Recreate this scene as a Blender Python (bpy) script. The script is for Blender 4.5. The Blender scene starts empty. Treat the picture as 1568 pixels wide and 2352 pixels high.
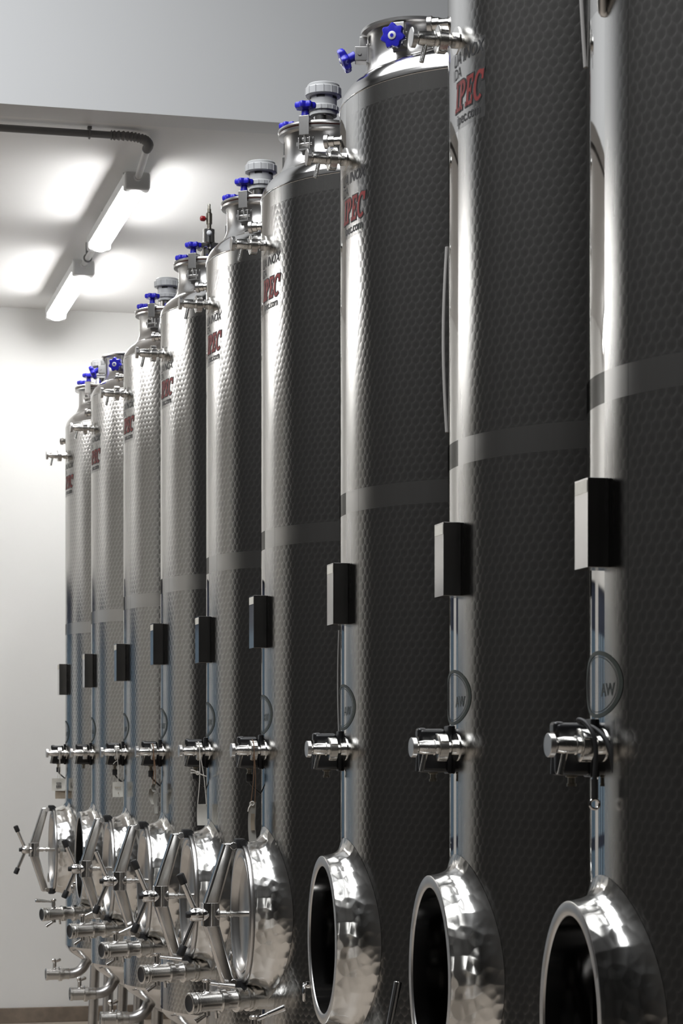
import bpy, bmesh, math, random
from mathutils import Vector, Matrix
PI = math.pi
sc = bpy.context.scene
COL = sc.collection
random.seed(7)

# ------------------------------------------------------------------ camera, world, lights, exposure
FPX, HOR, VPX = 5200.0, 1740.0, -500.0          # focal length, horizon row, vanishing column of the tank row (1568x2352)
YAW = math.atan((784 - VPX) / FPX)
CAM_H = 1.58
cam = bpy.data.cameras.new('camera')
cam.sensor_fit = 'VERTICAL'; cam.sensor_height = 36.0; cam.sensor_width = 24.0
cam.lens = FPX / 2352.0 * 36.0
cam.shift_y = (HOR - 1176.0) / 2352.0
cam.clip_start = 0.05; cam.clip_end = 100
cam.dof.use_dof = True; cam.dof.focus_distance = 6.6; cam.dof.aperture_fstop = 14
co = bpy.data.objects.new('camera', cam); COL.objects.link(co)
co.location = (0, 0, CAM_H); co.rotation_euler = (PI / 2, 0, -YAW)
sc.camera = co

sc.view_settings.view_transform = 'Standard'; sc.view_settings.look = 'None'
sc.view_settings.gamma = 1.0; sc.view_settings.use_curve_mapping = False
sc.view_settings.exposure = 0.2
sc.cycles.use_denoising = True
sc.cycles.max_bounces = 10; sc.cycles.glossy_bounces = 6; sc.cycles.diffuse_bounces = 5
sc.cycles.sample_clamp_indirect = 6.0
sc.cycles.caustics_reflective = False; sc.cycles.caustics_refractive = False

w = bpy.data.worlds.new('world'); sc.world = w; w.use_nodes = True
w.node_tree.nodes['Background'].inputs[0].default_value = (0.35, 0.44, 0.54, 1)
w.node_tree.nodes['Background'].inputs[1].default_value = 0.42

LAMP = 63.0         # emission of the tube diffusers
def area(name, loc, rot, sx, sy, power, col):
    l = bpy.data.lights.new(name, 'AREA'); l.shape = 'RECTANGLE'; l.size = sx; l.size_y = sy
    l.energy = power; l.color = col
    o = bpy.data.objects.new(name, l); COL.objects.link(o); o.location = loc; o.rotation_euler = rot
    return o
# daylight through the roof light of the high bay (opening built below)
area('roof_daylight', (-.7, 4.7, 6.28), (0, 0, 0), 3.0, 6.6, 410, (0.97, 0.985, 1.0))

# ------------------------------------------------------------------ node helpers / materials
def mat(name):
    m = bpy.data.materials.new(name); m.use_nodes = True
    nt = m.node_tree; b = nt.nodes['Principled BSDF']
    return m, nt, b
def nd(nt, t, **k):
    n = nt.nodes.new(t)
    for a, v in k.items(): setattr(n, a, v)
    return n
def link(nt, a, b): nt.links.new(a, b)
def math_n(nt, op, a, b=None, c=None):
    n = nd(nt, 'ShaderNodeMath', operation=op)
    for i, v in enumerate((a, b, c)):
        if v is None: continue
        if isinstance(v, (int, float)): n.inputs[i].default_value = v
        else: link(nt, v, n.inputs[i])
    return n.outputs[0]
def simple(name, col, rough=0.5, metal=0.0, noise=0.0, nscale=8.0, bump=0.0, bscale=200.0):
    m, nt, b = mat(name)
    b.inputs['Base Color'].default_value = (*col, 1); b.inputs['Roughness'].default_value = rough
    b.inputs['Metallic'].default_value = metal
    tc = nd(nt, 'ShaderNodeTexCoord')
    if noise:
        n = nd(nt, 'ShaderNodeTexNoise'); n.inputs['Scale'].default_value = nscale; n.inputs['Detail'].default_value = 5
        link(nt, tc.outputs['Object'], n.inputs['Vector'])
        r = nd(nt, 'ShaderNodeMapRange'); r.inputs[1].default_value = .3; r.inputs[2].default_value = .7
        r.inputs[3].default_value = 1 - noise; r.inputs[4].default_value = 1 + noise
        link(nt, n.outputs[0], r.inputs[0])
        v = nd(nt, 'ShaderNodeVectorMath', operation='SCALE'); v.inputs[0].default_value = col
        link(nt, r.outputs[0], v.inputs['Scale']); link(nt, v.outputs[0], b.inputs['Base Color'])
    if bump:
        n = nd(nt, 'ShaderNodeTexNoise'); n.inputs['Scale'].default_value = bscale; n.inputs['Detail'].default_value = 3
        link(nt, tc.outputs['Object'], n.inputs['Vector'])
        bp = nd(nt, 'ShaderNodeBump'); bp.inputs['Strength'].default_value = bump; bp.inputs['Distance'].default_value = .002
        link(nt, n.outputs[0], bp.inputs['Height']); link(nt, bp.outputs[0], b.inputs['Normal'])
    return m

R = 0.44                                      # tank radius
Z_BOT, Z_TOP = 0.62, 3.27                     # straight shell
BAND = CAM_H + 0.655                          # smooth weld band
STEEL = (0.60, 0.595, 0.585)

def shell_material():
    m, nt, b = mat('marbled_steel')
    uv = nd(nt, 'ShaderNodeUVMap'); uv.uv_map = 'UVMap'
    sep = nd(nt, 'ShaderNodeSeparateXYZ'); link(nt, uv.outputs[0], sep.inputs[0])
    u, v = sep.outputs[0], sep.outputs[1]
    px, py = 0.0235, 0.0380
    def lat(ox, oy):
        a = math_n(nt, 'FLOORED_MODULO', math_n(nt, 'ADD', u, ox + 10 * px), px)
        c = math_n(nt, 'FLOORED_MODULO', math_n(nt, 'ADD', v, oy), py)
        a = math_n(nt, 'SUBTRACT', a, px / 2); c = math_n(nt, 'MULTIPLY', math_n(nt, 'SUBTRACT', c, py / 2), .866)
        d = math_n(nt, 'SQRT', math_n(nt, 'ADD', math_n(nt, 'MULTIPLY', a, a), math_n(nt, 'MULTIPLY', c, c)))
        # highlight painted into the colour: bright crescent on one side of every polished spot
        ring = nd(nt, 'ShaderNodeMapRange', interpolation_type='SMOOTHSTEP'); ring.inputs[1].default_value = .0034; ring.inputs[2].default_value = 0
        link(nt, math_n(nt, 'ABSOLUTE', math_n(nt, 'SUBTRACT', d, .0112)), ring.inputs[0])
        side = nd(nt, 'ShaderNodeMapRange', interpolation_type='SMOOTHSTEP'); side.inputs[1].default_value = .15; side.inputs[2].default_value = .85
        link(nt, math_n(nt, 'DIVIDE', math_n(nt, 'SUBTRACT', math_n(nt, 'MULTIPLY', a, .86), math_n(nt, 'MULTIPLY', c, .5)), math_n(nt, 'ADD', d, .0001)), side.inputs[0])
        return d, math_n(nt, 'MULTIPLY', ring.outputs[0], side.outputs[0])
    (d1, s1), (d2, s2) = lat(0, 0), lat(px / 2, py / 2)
    d = math_n(nt, 'MINIMUM', d1, d2); glint = math_n(nt, 'MAXIMUM', s1, s2)
    dome = math_n(nt, 'MULTIPLY', math_n(nt, 'MULTIPLY', d, d), -1.0)        # one shallow dimple per polished spot
    # mask: marbled area only (not the polished front strip, the weld band or the top and bottom hems)
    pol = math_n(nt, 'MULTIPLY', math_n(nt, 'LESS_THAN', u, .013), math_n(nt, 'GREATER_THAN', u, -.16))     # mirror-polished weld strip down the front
    front = nd(nt, 'ShaderNodeMapRange', interpolation_type='SMOOTHSTEP'); front.inputs[1].default_value = .05; front.inputs[2].default_value = .125
    link(nt, u, front.inputs[0])
    back = nd(nt, 'ShaderNodeMapRange', interpolation_type='SMOOTHSTEP'); back.inputs[1].default_value = -.16; back.inputs[2].default_value = -.19
    link(nt, u, back.inputs[0])
    seam = math_n(nt, 'LESS_THAN', math_n(nt, 'ABSOLUTE', math_n(nt, 'SUBTRACT', u, .100)), .0009)
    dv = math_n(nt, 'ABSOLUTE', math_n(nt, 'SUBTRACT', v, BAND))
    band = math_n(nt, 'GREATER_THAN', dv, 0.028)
    top = math_n(nt, 'LESS_THAN', v, Z_TOP - .045)
    mk = math_n(nt, 'MULTIPLY', math_n(nt, 'MULTIPLY', math_n(nt, 'MAXIMUM', front.outputs[0], back.outputs[0]), band), top)
    # smear / vertical wipe marks
    mp = nd(nt, 'ShaderNodeMapping'); mp.inputs['Scale'].default_value = (14, 1.3, 1); link(nt, uv.outputs[0], mp.inputs[0])
    no = nd(nt, 'ShaderNodeTexNoise'); no.inputs['Scale'].default_value = 3; no.inputs['Detail'].default_value = 6; link(nt, mp.outputs[0], no.inputs['Vector'])
    bp = nd(nt, 'ShaderNodeBump'); bp.inputs['Distance'].default_value = 1.0
    link(nt, math_n(nt, 'MULTIPLY', mk, 0.9), bp.inputs['Strength'])
    link(nt, math_n(nt, 'MULTIPLY', dome, 1.7), bp.inputs['Height'])
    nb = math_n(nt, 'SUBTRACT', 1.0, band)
    r0 = math_n(nt, 'ADD', math_n(nt, 'MULTIPLY', pol, .05), math_n(nt, 'MULTIPLY', math_n(nt, 'SUBTRACT', 1.0, pol), math_n(nt, 'ADD', .27, math_n(nt, 'MULTIPLY', mk, -.04))))
    r0 = math_n(nt, 'ADD', r0, math_n(nt, 'MULTIPLY', nb, 0.05))
    r0 = math_n(nt, 'ADD', r0, math_n(nt, 'MULTIPLY', math_n(nt, 'SUBTRACT', no.outputs[0], .5), 0.06))
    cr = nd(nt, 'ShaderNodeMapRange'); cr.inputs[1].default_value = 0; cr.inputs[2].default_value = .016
    cr.inputs[3].default_value = .43; cr.inputs[4].default_value = .56  # spot edges lighter than centres, part of the painted highlight
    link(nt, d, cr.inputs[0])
    val = math_n(nt, 'ADD', math_n(nt, 'MULTIPLY', mk, math_n(nt, 'ADD', cr.outputs[0], math_n(nt, 'MULTIPLY', glint, .15))), math_n(nt, 'MULTIPLY', math_n(nt, 'SUBTRACT', 1.0, mk), .62))
    val = math_n(nt, 'MULTIPLY', val, math_n(nt, 'ADD', .94, math_n(nt, 'MULTIPLY', no.outputs[0], .12)))
    # darker colour where the band crosses the polished strip; fine vertical seam
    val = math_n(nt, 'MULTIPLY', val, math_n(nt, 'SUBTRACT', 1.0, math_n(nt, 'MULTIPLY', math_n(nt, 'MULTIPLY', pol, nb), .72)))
    val = math_n(nt, 'MULTIPLY', val, math_n(nt, 'SUBTRACT', 1.0, math_n(nt, 'MULTIPLY', seam, .45)))
    cc = nd(nt, 'ShaderNodeCombineColor')
    link(nt, val, cc.inputs[0]); link(nt, math_n(nt, 'MULTIPLY', val, .99), cc.inputs[1]); link(nt, math_n(nt, 'MULTIPLY', val, .97), cc.inputs[2])
    g = nd(nt, 'ShaderNodeBsdfAnisotropic', distribution='BECKMANN')
    link(nt, cc.outputs[0], g.inputs['Color']); link(nt, r0, g.inputs['Roughness']); link(nt, bp.outputs[0], g.inputs['Normal'])
    out = nt.nodes['Material Output']; nt.nodes.remove(b); link(nt, g.outputs[0], out.inputs['Surface'])
    return m

def hammered():
    m, nt, b = mat('spot_polished_steel')
    b.inputs['Metallic'].default_value = 1; b.inputs['Base Color'].default_value = (.68, .67, .65, 1); b.inputs['Roughness'].default_value = .2
    tc = nd(nt, 'ShaderNodeTexCoord')
    vo = nd(nt, 'ShaderNodeTexVoronoi'); vo.inputs['Scale'].default_value = 36; vo.feature = 'SMOOTH_F1'; vo.inputs['Smoothness'].default_value = .25; link(nt, tc.outputs['Object'], vo.inputs['Vector'])
    no = nd(nt, 'ShaderNodeTexNoise'); no.inputs['Scale'].default_value = 9; link(nt, tc.outputs['Object'], no.inputs['Vector'])
    h = math_n(nt, 'ADD', math_n(nt, 'MULTIPLY', vo.outputs[0], .7), no.outputs[0])
    bp = nd(nt, 'ShaderNodeBump'); bp.inputs['Strength'].default_value = .30; bp.inputs['Distance'].default_value = .010
    link(nt, h, bp.inputs['Height']); link(nt, bp.outputs[0], b.inputs['Normal'])
    rr = nd(nt, 'ShaderNodeMapRange'); rr.inputs[3].default_value = .12; rr.inputs[4].default_value = .28
    link(nt, no.outputs[0], rr.inputs[0]); link(nt, rr.outputs[0], b.inputs['Roughness'])
    return m

M = {}
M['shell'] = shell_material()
M['hammer'] = hammered()
M['steel'] = simple('polished_steel', (.62, .61, .60), .13, 1.0, noise=.06, nscale=14)
M['satin'] = simple('satin_steel', (.56, .55, .54), .30, 1.0, noise=.08, nscale=20)
M['turned'] = simple('turned_steel', (.66, .65, .63), .20, 1.0, noise=.04, nscale=40, bump=.15, bscale=300)
M['brushed'] = simple('dark_steel_sheet', (.24, .235, .23), .20, 1.0, noise=.08, nscale=12)
M['inner'] = simple('tank_inside_steel', (.40, .39, .38), .25, 1.0, noise=.1, nscale=5)
M['blackp'] = simple('black_plastic', (.012, .012, .013), .32, 0, noise=.15, nscale=30)
M['rubber'] = simple('black_rubber', (.010, .010, .011), .55, 0, noise=.2, nscale=40)
M['gasket'] = simple('dark_red_gasket', (.13, .035, .03), .5, 0, noise=.1)
M['blue'] = simple('blue_plastic', (.026, .024, .52), .35, 0, noise=.06, nscale=60)
M['white'] = simple('white_plastic', (.78, .79, .80), .35, 0, noise=.03)
M['pvc'] = simple('light_grey_pvc', (.52, .525, .525), .38, 0, noise=.04, nscale=30)
M['red'] = simple('red_plastic', (.33, .015, .02), .4, 0, noise=.1)
M['brass'] = simple('nickel_fitting', (.42, .39, .33), .28, 1.0, noise=.1, nscale=60)
M['ink'] = simple('black_print', (.02, .02, .022), .5)
M['redink'] = simple('red_print', (.18, .014, .013), .5)
M['ring'] = simple('dark_green_print', (.012, .018, .014), .45)
M['paper'] = simple('tag_paper', (.66, .64, .58), .8, 0, noise=.10, nscale=25, bump=.2, bscale=60)
M['card'] = simple('brown_card', (.36, .30, .23), .85, 0, noise=.15, nscale=30)
M['string'] = simple('tag_string', (.60, .57, .52), .9, 0, noise=.15, nscale=80)
M['twine'] = simple('brown_twine', (.16, .09, .05), .9, 0, noise=.2, nscale=80)
M['cable_g'] = simple('grey_cable', (.30, .29, .28), .5, 0, noise=.05)
M['conduit'] = simple('grey_conduit', (.19, .19, .195), .5, 0, noise=.05, nscale=12)
M['conduitw'] = simple('pale_conduit', (.55, .55, .55), .4, 0, noise=.05, nscale=12)
M['housing'] = simple('lamp_housing', (.66, .67, .67), .5, 0, noise=.03)
M['wall'] = simple('white_wall', (.80, .80, .79), .7, 0, noise=.018, nscale=1.2, bump=.08, bscale=90)
M['ceil'] = simple('ceiling_paint', (.78, .775, .77), .8, 0, noise=.02, nscale=1.0, bump=.05, bscale=90)
M['bulk'] = simple('bulkhead_paint', (.72, .725, .73), .8, 0, noise=.015, nscale=1.0, bump=.06, bscale=120)
M['dark'] = simple('dark_wall', (.023, .022, .021), .7, 0, noise=.1, nscale=2)
M['grey'] = simple('grey_wall', (.20, .195, .185), .7, 0, noise=.06, nscale=2)
M['cream'] = simple('cream_wall', (.56, .555, .54), .75, 0, noise=.03, nscale=1.5)
M['floor'] = simple('resin_floor', (.43, .375, .32), .38, 0, noise=.10, nscale=2.5, bump=.05, bscale=60)
M['kerb'] = simple('brown_skirting', (.20, .16, .125), .6, 0, noise=.18, nscale=18, bump=.2, bscale=90)
M['navy'] = simple('navy_door_frame', (.03, .04, .07), .35, 0, noise=.06)

def film():
    m, nt, b = mat('clear_film')
    b.inputs['Base Color'].default_value = (.16, .16, .16, 1); b.inputs['Roughness'].default_value = .18
    b.inputs['Alpha'].default_value = .20
    return m
M['film'] = film()
def frosted():
    m, nt, b = mat('cloudy_plastic_strip')
    b.inputs['Base Color'].default_value = (.62, .60, .55, 1); b.inputs['Roughness'].default_value = .4; b.inputs['Alpha'].default_value = .72
    return m
M['strip'] = frosted()
def glass():
    m = bpy.data.materials.new('door_glass'); m.use_nodes = True
    nt = m.node_tree; nt.nodes.clear()
    o = nd(nt, 'ShaderNodeOutputMaterial'); mx = nd(nt, 'ShaderNodeMixShader'); mx.inputs[0].default_value = .1
    t = nd(nt, 'ShaderNodeBsdfTransparent'); t.inputs[0].default_value = (.86, .93, .96, 1)
    g = nd(nt, 'ShaderNodeBsdfGlossy'); g.inputs['Roughness'].default_value = .02
    link(nt, t.outputs[0], mx.inputs[1]); link(nt, g.outputs[0], mx.inputs[2]); link(nt, mx.outputs[0], o.inputs[0])
    return m
M['glass'] = glass()
def emit():
    m, nt, b = mat('tube_diffuser')
    b.inputs['Base Color'].default_value = (.9, .9, .9, 1)
    b.inputs['Emission Color'].default_value = (1.0, 0.995, .98, 1); b.inputs['Emission Strength'].default_value = LAMP
    return m
M['emit'] = emit()

# ------------------------------------------------------------------ mesh helpers
def frame(o, d, up=(0, 0, 1)):
    """matrix that sends local +Z to d and local +X as near as possible to up"""
    z = Vector(d).normalized(); u = Vector(up)
    if abs(z.dot(u.normalized())) > .99: u = Vector((0, 1, 0))
    x = (u - z * u.dot(z)).normalized(); y = z.cross(x)
    return Matrix((( x.x, y.x, z.x, o[0]), (x.y, y.y, z.y, o[1]), (x.z, y.z, z.z, o[2]), (0, 0, 0, 1)))
I4 = Matrix.Identity(4)
def lathe(bm, prof, mt=I4, seg=48, cap=True, wob=None):
    """prof: list of (r, z); revolve round local Z"""
    rows = []
    for r, z in prof:
        if r <= 1e-6: rows.append([bm.verts.new(mt @ Vector((0, 0, z)))]); continue
        row = []
        for i in range(seg):
            a = 2 * PI * i / seg; rr = r if wob is None else r * wob(a)
            row.append(bm.verts.new(mt @ Vector((rr * math.cos(a), rr * math.sin(a), z))))
        rows.append(row)
    for a, b in zip(rows, rows[1:]):
        if len(a) == 1 and len(b) == 1: continue
        for i in range(seg):
            j = (i + 1) % seg
            if len(a) == 1: bm.faces.new((a[0], b[j], b[i]))
            elif len(b) == 1: bm.faces.new((a[i], a[j], b[0]))
            else: bm.faces.new((a[i], a[j], b[j], b[i]))
    if cap:
        for row, rev in ((rows[0], True), (rows[-1], False)):
            if len(row) > 1:
                try: bm.faces.new(row[::-1] if rev else row)
                except ValueError: pass
def cyl(bm, p, q, r, seg=24, r2=None, bev=0.0):
    p, q = Vector(p), Vector(q); L = (q - p).length; r2 = r if r2 is None else r2
    pr = [(r, 0), (r2, L)] if bev == 0 else [(r - bev, 0), (r, bev), (r2, L - bev), (r2 - bev, L)]
    lathe(bm, pr, frame(p, q - p), seg)
def smooth_path(pts, n=8):
    pts = [Vector(p) for p in pts]; out = []
    for i in range(len(pts) - 1):
        p0 = pts[max(i - 1, 0)]; p1 = pts[i]; p2 = pts[i + 1]; p3 = pts[min(i + 2, len(pts) - 1)]
        for k in range(n):
            t = k / n
            out.append(.5 * ((2 * p1) + (p2 - p0) * t + (2 * p0 - 5 * p1 + 4 * p2 - p3) * t * t + (3 * p1 - p0 - 3 * p2 + p3) * t ** 3))
    out.append(pts[-1]); return out
def tube(bm, pts, r, seg=12, flat=1.0, radii=None):
    pts = [Vector(p) for p in pts]; n = len(pts); rows = []; prev = None
    for i, p in enumerate(pts):
        t = (pts[min(i + 1, n - 1)] - pts[max(i - 1, 0)]).normalized()
        if prev is None:
            u = Vector((0, 1, 0)) if abs(t.y) < .9 else Vector((1, 0, 0))
        else: u = prev
        x = (u - t * u.dot(t)).normalized(); prev = x; y = t.cross(x)
        rr = r if radii is None else radii[i]
        rows.append([bm.verts.new(p + x * rr * flat * math.cos(2 * PI * k / seg) + y * rr * math.sin(2 * PI * k / seg)) for k in range(seg)])
    for a, b in zip(rows, rows[1:]):
        for k in range(seg):
            j = (k + 1) % seg; bm.faces.new((a[k], a[j], b[j], b[k]))
    bm.faces.new(rows[0][::-1]); bm.faces.new(rows[-1])
def box(bm, c, s, mt=I4, bev=0.0, seg=2):
    r = bmesh.ops.create_cube(bm, size=1.0)
    vs = r['verts']
    for v in vs: v.co = Vector((v.co.x * s[0], v.co.y * s[1], v.co.z * s[2]))
    if bev > 0:
        es = list({e for v in vs for e in v.link_edges})
        rb = bmesh.ops.bevel(bm, geom=es, offset=bev, segments=seg, profile=.5, affect='EDGES')
        vs = list({v for f in rb['faces'] for v in f.verts} | {v for v in vs if v.is_valid})
        # gather the whole island
        st = list(vs); seen = set(vs)
        while st:
            v = st.pop()
            for e in v.link_edges:
                o = e.other_vert(v)
                if o not in seen: seen.add(o); st.append(o)
        vs = list(seen)
    for v in vs: v.co = mt @ (v.co + Vector(c))
def torus(bm, mt, R0, r, seg=40, ss=10):
    rows = []
    for i in range(seg):
        a = 2 * PI * i / seg
        rows.append([bm.verts.new(mt @ Vector(((R0 + r * math.cos(b)) * math.cos(a), (R0 + r * math.cos(b)) * math.sin(a), r * math.sin(b)))) for b in [2 * PI * k / ss for k in range(ss)]])
    for i in range(seg):
        a, b = rows[i], rows[(i + 1) % seg]
        for k in range(ss):
            j = (k + 1) % ss; bm.faces.new((a[k], b[k], b[j], a[j]))

CACHE = {}
WN = {'instrument_box', 'clamp', 'yoke', 'sensor_housing', 'bracket', 'housing', 'end_cap', 'baseboard_far'}
def to_mesh(name, bm, m, sharp=32, fix=True):
    if fix: bmesh.ops.recalc_face_normals(bm, faces=bm.faces[:])
    me = bpy.data.meshes.new(name); bm.to_mesh(me); bm.free()
    for p in me.polygons: p.use_smooth = True
    me.set_sharp_from_angle(angle=math.radians(sharp))
    me.materials.append(m)
    return me
def part(name, key, builder, m, parent, sharp=32, label=None, loc=None, mtx=None):
    if key is None or key not in CACHE:
        bm = bmesh.new(); builder(bm); me = to_mesh(name, bm, m, sharp)
        if key is not None: CACHE[key] = me
    else: me = CACHE[key]
    o = bpy.data.objects.new(name, me); COL.objects.link(o)
    if name in WN: o.modifiers.new('even_shading', 'WEIGHTED_NORMAL').keep_sharp = True
    if parent is not None: o.parent = parent
    if mtx is not None: o.matrix_local = mtx
    elif loc is not None: o.location = loc
    if label: o['label'] = label
    return o
def thing(name, label, cat, loc, group=None):
    o = bpy.data.objects.new(name, None); COL.objects.link(o); o.empty_display_size = .1
    o.location = loc; o['label'] = label; o['category'] = cat
    if group: o['group'] = group
    return o
def tag(o, label, cat, group=None):
    o['label'] = label; o['category'] = cat
    if group: o['group'] = group
    return o
def struct(name, builder, m, sharp=32, parent=None):
    o = part(name, None, builder, m, parent, sharp)
    if parent is None: o['kind'] = 'structure'
    return o

# ------------------------------------------------------------------ the room
XL, XR, YB, YF = -6.0, 3.0, -5.0, 13.56
XN = -2.6                    # left wall of the narrower high bay
ZC = CAM_H + 2.68            # flat ceiling of the far bay
YK = 9.34                    # bulkhead where the high bay ends
ZH = 6.30
struct('floor', lambda bm: box(bm, ((XL + XR) / 2, (YB + YF) / 2, -.05), (XR - XL + .4, YF - YB + .4, .1)), M['floor'])
DOORS = [(-.37, .94), (-3.7, -1.25)]; DZ = 2.66
def far_wall(bm):
    xs = [XL - .2, DOORS[1][0], DOORS[1][1], DOORS[0][0], DOORS[0][1], XR + .2]
    for i in range(5):
        a, b = xs[i], xs[i + 1]
        z0 = DZ if i in (1, 3) else 0
        box(bm, ((a + b) / 2, YF + .1, (z0 + ZC + .1) / 2), (b - a, .2, ZC + .1 - z0))
struct('wall_far', far_wall, M['wall'])
struct('wall_left', lambda bm: box(bm, (XL - .1, (YK + YF) / 2 + .1, ZC / 2), (.2, YF - YK + .2, ZC)), M['cream'])
struct('wall_left_near', lambda bm: box(bm, (XN - .1, (YB + YK) / 2 - .01, ZH / 2), (.2, YK - YB - .02, ZH)), M['dark'])
struct('wall_right', lambda bm: box(bm, (XR + .1, (YK + YF) / 2 + .1, ZC / 2), (.2, YF - YK + .2, ZC)), M['wall'])
struct('wall_right_near', lambda bm: box(bm, (XR + .1, (YB + YK) / 2 - .01, ZH / 2), (.2, YK - YB - .02, ZH)), M['dark'])
struct('wall_rear', lambda bm: box(bm, ((XN + XR) / 2, YB - .1, ZH / 2), (XR - XN + .4, .2, ZH)), M['dark'])
struct('wall_return', lambda bm: box(bm, ((XL + XN) / 2 - .1, YK + .09, ZC / 2), (XN - XL, .18, ZC)), M['wall'])
struct('ceiling', lambda bm: box(bm, ((XL + XR) / 2, (YK + .18 + YF + .1) / 2, ZC + .06), (XR - XL, YF - YK - .08, .12)), M['ceil'])
struct('wall_bulkhead', lambda bm: box(bm, ((XN + XR) / 2 - .1, YK + .09, (ZC + ZH) / 2), (XR - XN + .2, .18, ZH - ZC)), M['bulk'])
# high bay roof with its roof light opening
def high_ceiling(bm):
    x0, x1, y0, y1 = -2.25, .85, 1.3, 8.1
    z = ZH + .06
    for a, b, c, d in ((XN, x0, YB, YK), (x1, XR, YB, YK), (x0, x1, YB, y0), (x0, x1, y1, YK)):
        box(bm, ((a + b) / 2, (c + d) / 2, z), (b - a, d - c, .12))
struct('ceiling_high', high_ceiling, M['dark'])
def kerb(bm):
    for a, b in ((XL, DOORS[1][0]), (DOORS[1][1], DOORS[0][0]), (DOORS[0][1], XR)):
        box(bm, ((a + b) / 2, YF - .012, .045), (b - a, .026, .09), bev=.004)
struct('baseboard_far', kerb, M['kerb'])
for k, (a, b) in enumerate(DOORS):
    def fr(bm):
        y = YF + .08; t = .09
        box(bm, (a + t / 2, y, DZ / 2), (t, .09, DZ)); box(bm, (b - t / 2, y, DZ / 2), (t, .09, DZ))
        box(bm, ((a + b) / 2, y, DZ - .15), (b - a, .088, .30)); box(bm, ((a + b) / 2, y, .12), (b - a, .088, .24))
        n = max(1, round((b - a) / .62))
        for i in range(1, n): box(bm, (a + (b - a) * i / n, y, DZ / 2), (.11, .086, DZ))
        box(bm, ((a + b) / 2, y, 1.05), (b - a, .084, .08))
    d = struct('door_%d' % (k + 1), fr, M['navy'])
    struct('door_glass', lambda bm: box(bm, ((a + b) / 2, YF + .08, (DZ - .06) / 2), (b - a - .12, .012, DZ - .3)), M['glass'], parent=d)

# ------------------------------------------------------------------ ceiling lamps and their conduit
LX = 1.54
def lamp(y0, y1, label, x=LX):
    t = thing('tube_light', label, 'light', (x, (y0 + y1) / 2, ZC - .085), 'tube lights on the low ceiling')
    L = y1 - y0; h = L / 2
    def house(bm):
        box(bm, (0, 0, .000), (.110, L - .06, .050), bev=.008)
        for s in (-1, 1): box(bm, (0, s * h * .55, .042), (.05, .03, .09), bev=.003)     # ceiling clips
    part('housing', 'lh%.2f' % L, house, M['housing'], t)
    def ends(s):
        def f(bm):
            box(bm, (0, s * (h - .035), -.018), (.116, .07, .078), bev=.012, seg=3)
            cyl(bm, (0, s * (h - .002), -.005), (0, s * (h + .022), -.005), .018, 20)
        return f
    part('end_cap', 'le-%.2f' % L, ends(-1), M['housing'], t); part('end_cap', 'le+%.2f' % L, ends(1), M['housing'], t)
    def dif(bm):
        n = 14; rows = []
        for y in (-h + .06, h - .06):
            rows.append([bm.verts.new((.052 * math.cos(PI + PI * i / n), y, -.019 + .047 * math.sin(PI + PI * i / n))) for i in range(n + 1)])
        for i in range(n): bm.faces.new((rows[0][i], rows[0][i + 1], rows[1][i + 1], rows[1][i]))
        bm.faces.new(rows[0]); bm.faces.new(rows[1][::-1]); bm.faces.new((rows[0][0], rows[1][0], rows[1][n], rows[0][n]))
    part('diffuser', 'ld%.2f' % L, dif, M['emit'], t)
    return t
L1, L2 = (10.03, 11.34), (11.88, 13.18)
lamp(*L1, 'lit white tube light on the ceiling, the nearer one at the conduit bend')
lamp(*L2, 'lit white tube light on the ceiling, the farther one close to the end wall')
zc = ZC - .034
for y0, w_ in ((L1[0], 'nearer the bulkhead'), (L2[0], 'nearer the end wall')):
    lamp(y0, y0 + 1.31, 'lit white tube light of the second row over the aisle, ' + w_, -2.4)
t = thing('conduit', 'grey pipe conduit crossing the ceiling below the bulkhead with a ribbed bend to the lamp', 'conduit', (LX - .025, 9.58, zc))
part('pipe', None, lambda bm: tube(bm, [(-7.4, 0, 0), (-.12, 0, 0)], .0155, 20), M['conduit'], t)
def rib(bm):
    p = smooth_path([(-.16, 0, 0), (-.08, 0, 0), (-.015, .012, -.006), (.012, .055, -.015), (.012, .11, -.02)], 14)
    n = len(p); tube(bm, p, .02, 18, radii=[.0185 + .0035 * math.sin(i * 2.1) for i in range(n)])
part('ribbed_elbow', None, rib, M['conduit'], t)
part('pipe', None, lambda bm: tube(bm, [(.012, .10, -.02), (.025, L1[0] - 9.58 - .024, -.055)], .0155, 20), M['conduitw'], t, label='pale pipe from the bend to the lamp')
for x in (-.25, -1.8, -3.6):
    def clip(bm, x=x):
        torus(bm, frame((x, 0, 0), (1, 0, 0)), .019, .0045, 24, 8); box(bm, (x, 0, .024), (.018, .02, .013))
    part('clip', None, clip, M['conduit'], t)
t = thing('conduit', 'short pale conduit between the two ceiling lamps', 'conduit', (LX, (L1[1] + L2[0]) / 2, zc - .052))
hl = (L2[0] - L1[1]) / 2
part('pipe', None, lambda bm: tube(bm, [(0, -hl + .024, 0), (0, hl - .024, 0)], .0155, 20), M['conduitw'], t)
part('clip', None, lambda bm: (torus(bm, frame((0, hl * .45, 0), (0, 1, 0)), .019, .005, 24, 8), box(bm, (0, hl * .45, .048), (.02, .018, .066))), M['conduit'], t)

# ------------------------------------------------------------------ tank parts (tank local: origin on the floor at the tank axis, front = -X, camera side = -Y)
def C(z): return CAM_H + z                       # heights were measured from eye level
def az(b):                                       # outward direction at b degrees round from the front, + towards the camera side
    b = math.radians(b); return Vector((-math.cos(b), -math.sin(b), 0))
def on(b, z, s=0.0): d = az(b) * (R + s); return Vector((d.x, d.y, z))

MW_Z, MW_R, MW_IN, MW_X = C(-.470), .216, .190, -(R + .061)   # manway: centre height, outer/inner radius, rim plane

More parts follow.
